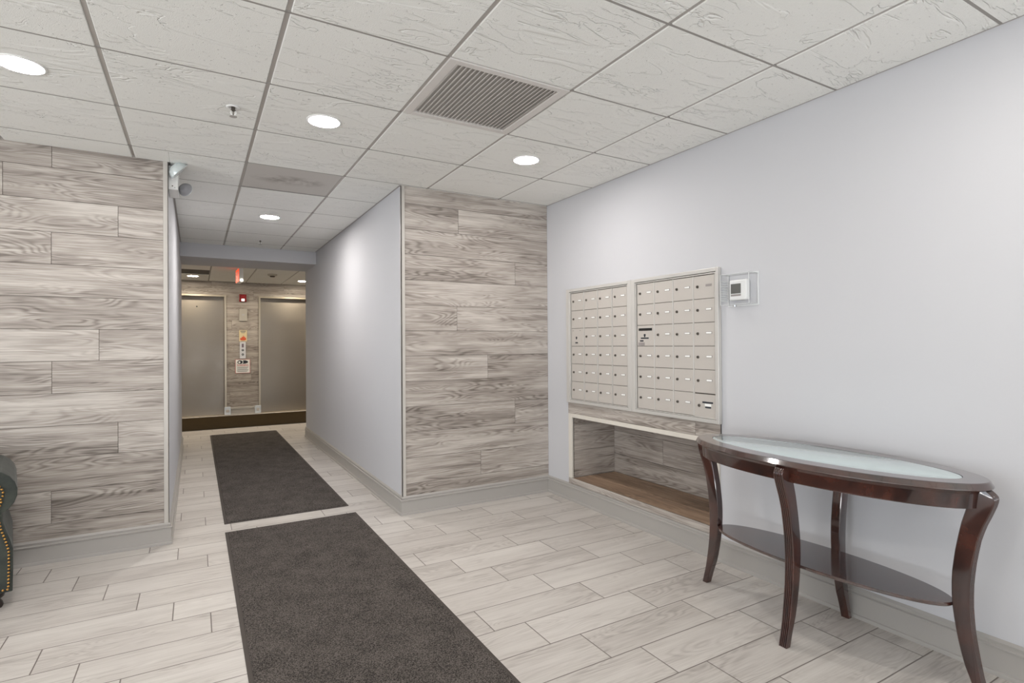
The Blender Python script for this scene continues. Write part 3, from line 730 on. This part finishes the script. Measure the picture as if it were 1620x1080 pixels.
# ------------------------------------------------------------------ thermostat in clear guard
t = empty('thermostat', (XW, 1.995, 1.548)); tag(t, 'white thermostat with grey screen inside the clear guard', 'thermostat')
boxes('housing', [((-.034, -.056, -.056), (-.004, .056, .056))], M['white'], t, bevel=.006)
boxes('screen', [((-.0352, -.020, -.020), (-.0335, .044, .034))], M['screen'], t)
boxes('button_bar', [((-.0352, -.020, -.034), (-.0335, .044, -.024))], M['greylabel'], t)
t = empty('thermostat_guard', (XW, 1.985, 1.550)); tag(t, 'clear plastic lock box covering the white thermostat', 'thermostat guard')
a, b, c, d, X = -.092, .092, -.085, .085, -.075
boxes('cover', [((X, a, c), (X+.003, b, d)), ((X+.003, a, c), (-.003, a+.003, d)), ((X+.003, b-.003, c), (-.003, b, d)), ((X+.003, a+.003, d-.003), (-.003, b-.003, d)), ((X+.003, a+.003, c), (-.003, b-.003, c+.003))], M['acrylic'], t)
boxes('back_plate', [((-.004, a-.006, c-.006), (-.0005, b+.006, c)), ((-.004, a-.006, d), (-.0005, b+.006, d+.006)), ((-.004, a-.006, c), (-.0005, a, d)), ((-.004, b, c), (-.0005, b+.006, d))], M['acrylic_edge'], t)
e = .0022
boxes('cover_edge', [((X-.0005, a, d-e), (X+e, b, d)), ((X-.0005, a, c), (X+e, b, c+e)), ((X-.0005, a, c), (X+e, a+e, d)), ((X-.0005, b-e, c), (X+e, b, d)),
                     ((X, a, d-e), (-.004, a+e, d)), ((X, b-e, d-e), (-.004, b, d)), ((X, a, c), (-.004, a+e, c+e)), ((X, b-e, c), (-.004, b, c+e))], M['acrylic_edge'], t)
bm = bmesh.new()
for k in range(9): box(bm, (-.066+k*.0001, b-.0005, -.062+k*.0135), (-.012, b+.0012, -.0565+k*.0135))
finish('vent_rib', bm, M['acrylic_edge'], t)
bm = bmesh.new(); lathe(bm, [(.010, c-.001), (.010, c-.010), (.006, c-.012)], 20, 'Z'); finish('lock', bm, M['chrome'], t, loc=(-.048, .018, 0), smooth='auto')

# ------------------------------------------------------------------ emergency light at the corridor corner
t = empty('emergency_light', (XL, 4.30, 2.275)); tag(t, 'white twin-head emergency light high on the hallway corner beside the left plank wall', 'emergency light')
boxes('housing', [((0, -.12, .0), (.055, .12, .155))], M['white'], t, bevel=.006)
boxes('indicator', [((.02, -.1215, .02), (.027, -.119, .027)), ((.035, -.1215, .012), (.039, -.119, .016))], M['lockdark'], t)
def head(nm, p, aim, m, r=1.):
    hd = empty(nm, p); hd.parent = t; hd.rotation_euler = Vector(aim).to_track_quat('Z', 'Y').to_euler(); hd.scale = (r, r, r)
    prof = [(.004, -.050), (.026, -.047), (.047, -.034), (.060, -.014), (.064, .0)]
    bm = bmesh.new(); lathe(bm, prof, 28); finish('lamp_shell', bm, m, hd, smooth='auto')
    bm = bmesh.new(); lathe(bm, [(.064, 0), (.067, .002), (.064, .006), (.02, .009)], 28); finish('lamp_lens', bm, M['lampface'], hd)
head('lamp_head', (.062, -.155, .112), (.74, .10, -.64), M['lampface'])
head('lamp_head', (.095, .03, .045), (.55, .80, -.2), plain('lamp_shell_grey', srgb(150, 150, 154), .5), .7)
boxes('bracket', [((.035, -.15, .10), (.047, -.118, .118)), ((.04, .07, .055), (.09, .085, .072))], M['greylabel'], t)

# ------------------------------------------------------------------ oval console table
TX, TY, TZ, TA, TB = 2.343, 1.420, .772, .603, .250
T = empty('console_table', (TX, TY, 0), .015); tag(T, 'dark cherry oval console table with frosted glass top and curved reeded legs', 'table')
NE = 128
def ellipse_loft(bm, prof, a0, b0, n=NE, cap=(True, True)):
    rings = []
    for off, z in prof:
        rings.append([bm.verts.new(((b0+off)*math.cos(2*math.pi*k/n), (a0+off)*math.sin(2*math.pi*k/n), z)) for k in range(n)])
    for A, B in zip(rings, rings[1:]):
        for k in range(n): bm.faces.new((A[k], A[(k+1) % n], B[(k+1) % n], B[k]))
    if cap[0]: bm.faces.new(rings[0])
    if cap[1]: bm.faces.new(rings[-1])
    return rings
GI = -.078   # glass inset from the rim
bm = bmesh.new()
ellipse_loft(bm, [(GI-.012, TZ-.022), (GI-.012, TZ-.006), (GI+.001, TZ-.006), (GI+.001, TZ), (-.004, TZ), (0, TZ-.002), (.010, TZ-.019), (.010, TZ-.022), (.004, TZ-.026), (-.02, TZ-.026), (GI-.012, TZ-.022)], TA, TB, cap=(False, False))
finish('top_frame', bm, M['cherrytop'], T, smooth='auto')
bm = bmesh.new(); ellipse_loft(bm, [(GI-.011, TZ-.0055), (GI-.001, TZ-.0055), (GI-.001, TZ-.001), (GI-.003, TZ-.0002)], TA, TB)
finish('glass_insert', bm, M['frost'], T, smooth='auto')
bm = bmesh.new(); ellipse_loft(bm, [(-.045, TZ-.026), (-.014, TZ-.026), (-.014, TZ-.030), (-.020, TZ-.040), (-.026, TZ-.088), (-.026, TZ-.092), (-.045, TZ-.092), (-.045, TZ-.026)], TA, TB, cap=(False, False))
finish('apron', bm, M['cherry'], T, smooth='auto')
bm = bmesh.new(); ellipse_loft(bm, [(-.004, .309), (0, .313), (0, .320), (-.003, .323)], .497, .152)
finish('shelf', bm, M['cherrytop'], T, smooth='auto')
OUT = [(0, .000), (.084, -.022), (.139, -.032), (.19, -.040), (.252, -.048), (.331, -.052), (.40, -.050), (.466, -.044), (.556, -.029), (.61, -.014), (.658, .005), (.695, .018), (.714, .0225), (.726, .020), (.738, .010), (.7465, -.002)]
INN = [(0, -.030), (.069, -.050), (.13, -.072), (.217, -.090), (.31, -.102), (.38, -.105), (.445, -.102), (.53, -.091), (.615, -.075), (.677, -.058), (.7, -.054), (.7465, -.050)]
def interp(tab, z):
    for (z0, r0), (z1, r1) in zip(tab, tab[1:]):
        if z <= z1: return r0+(r1-r0)*(z-z0)/(z1-z0)
    return tab[-1][1]
def leg_mesh():
    bm = bmesh.new()
    W = .0205; NR = 5
    xs = []          # reeded outer face: five rounded beads
    for b_ in range(NR):
        for q in (0, .18, .38, .62, .82):
            xs.append((-W+2*W*(b_+q)/NR, math.sqrt(max(0, 1-(2*q-1)**2))))
    xs.append((W, 0))
    zs = [0, .03, .06, .09, .12, .16, .2, .24, .28, .32, .36, .4, .44, .48, .52, .56, .59, .62, .65, .67, .69, .705, .716, .726, .734, .741, .7455]
    rings = []
    for z in zs:
        ro, ri = interp(OUT, z), interp(INN, z)
        ws = 1.0 if z > .3 else .86+.14*z/.3
        ring = [bm.verts.new((x*ws, ro-.006+.006*bd, z)) for x, bd in xs]
        ring += [bm.verts.new((W*ws, ri+.003, z)), bm.verts.new(((W-.003)*ws, ri, z)), bm.verts.new(((-W+.003)*ws, ri, z)), bm.verts.new((-W*ws, ri+.003, z))]
        rings.append(ring)
    n = len(rings[0])
    for A, B in zip(rings, rings[1:]):
        for k in range(n): bm.faces.new((A[k], A[(k+1) % n], B[(k+1) % n], B[k]))
    bm.faces.new(rings[0]); bm.faces.new(rings[-1])
    return bm
lg = None
for ang, rad in ((0, TA), (180, TA), (90, TB), (270, TB)):   # local +Y is outward
    if lg is None: lg = finish('leg', leg_mesh(), M['cherry'], T, smooth='auto'); o = lg
    else: o = lg.copy(); COL.objects.link(o); o.parent = T
    a = R(ang); o.rotation_euler = (0, 0, a)
    o.location = (-math.sin(a)*rad, math.cos(a)*rad, 0)

# ------------------------------------------------------------------ green chesterfield, mostly outside the left edge
SX, SY = -.766, 3.50
SA = R(12.5)
T = empty('sofa', (SX-(.95*math.cos(SA)+.293*math.sin(SA)), SY-(.95*math.sin(SA)-.293*math.cos(SA)), 0), SA); tag(T, 'dark green velvet sofa with rolled arm and brass nailheads at the left edge', 'sofa')
def arm_profile(off=0):
    """outline (x,z) of the right arm; x=0 is the outer right face"""
    pts = [(-.22, .082), (0, .082), (.002, .20), (.002, .285), (-.010, .335), (-.026, .39), (-.034, .43), (-.034, .455)]
    cxr, czr, rr = -.095, .560, .114
    n = 14
    for k in range(n+1):
        a = R(-62)+R(242)*k/n
        pts.append((cxr+rr*math.cos(a), czr+rr*math.sin(a)))
    pts += [(-.215, .5), (-.22, .44)]
    return pts
ox = .95
def arm(nm, sgn):
    bm = bmesh.new()
    prism(bm, [(sgn*(ox+x), z) for x, z in arm_profile()], -.285, .30, 'XZ')
    o = finish(nm, bm, M['velvet'], T, bevel=.006)
    # front panel inset with nailhead line
    P = [(-.20, .098), (-.016, .098), (-.014, .20), (-.014, .28), (-.026, .335), (-.042, .39), (-.050, .44), (-.050, .485), (-.040, .52)]
    cxr, czr, rr = -.085, .560, .052
    for k in range(9): a = R(-40)+R(200)*k/8; P.append((cxr+rr*math.cos(a), czr+rr*math.sin(a)))
    P += [(-.20, .55)]
    bm = bmesh.new(); prism(bm, [(sgn*(ox+x), z) for x, z in P], -.293, -.284, 'XZ'); pn = finish('arm_panel', bm, M['velvet'], o, bevel=.003)
    # nailheads along that outline (skip the inner side)
    Q = P[:-1]; step = .0165; bm = bmesh.new(); acc = 0
    for (x0, z0), (x1, z1) in zip(Q, Q[1:]):
        L = math.hypot(x1-x0, z1-z0); s = acc
        while s < L:
            x, z = x0+(x1-x0)*s/L, z0+(z1-z0)*s/L
            lathe(bm, [(.0056, -.2915), (.0052, -.2945), (.003, -.2965), (.001, -.2972)], 8, 'Y', at=(sgn*(ox+x), 0, z)); s += step
        acc = s-L
    nh = finish('nailhead_trim', bm, M['brass'], o, smooth=True); nh['kind'] = 'stuff'
    return o
arm('arm', 1); arm('arm', -1)
boxes('base', [((-ox+.2, -.27, .09), (ox-.2, .30, .27))], M['velvet'], T, bevel=.02)
boxes('seat_cushion', [((-ox+.21, -.28, .272), (-.003, .18, .42)), ((.003, -.28, .272), (ox-.21, .18, .42))], M['velvet'], T, bevel=.035)
bm = bmesh.new()
prism(bm, [(.16, .27), (.29, .27), (.29, .62)]+[(.23+.07*math.cos(R(a)), .62+.07*math.sin(R(a))) for a in range(0, 200, 20)]+[(.15, .56)], -ox+.06, ox-.06, 'YZ')
finish('backrest', bm, M['velvet'], T, bevel=.01)
for (x, y) in ((ox-.06, -.22), (ox-.06, .24), (-ox+.06, -.22), (-ox+.06, .24)):
    bm = bmesh.new(); lathe(bm, [(.024, 0), (.028, .012), (.024, .028), (.016, .040), (.030, .052), (.034, .068), (.030, .084)], 24); finish('leg', bm, M['darkfoot'], T, loc=(x, y, 0), smooth='auto')
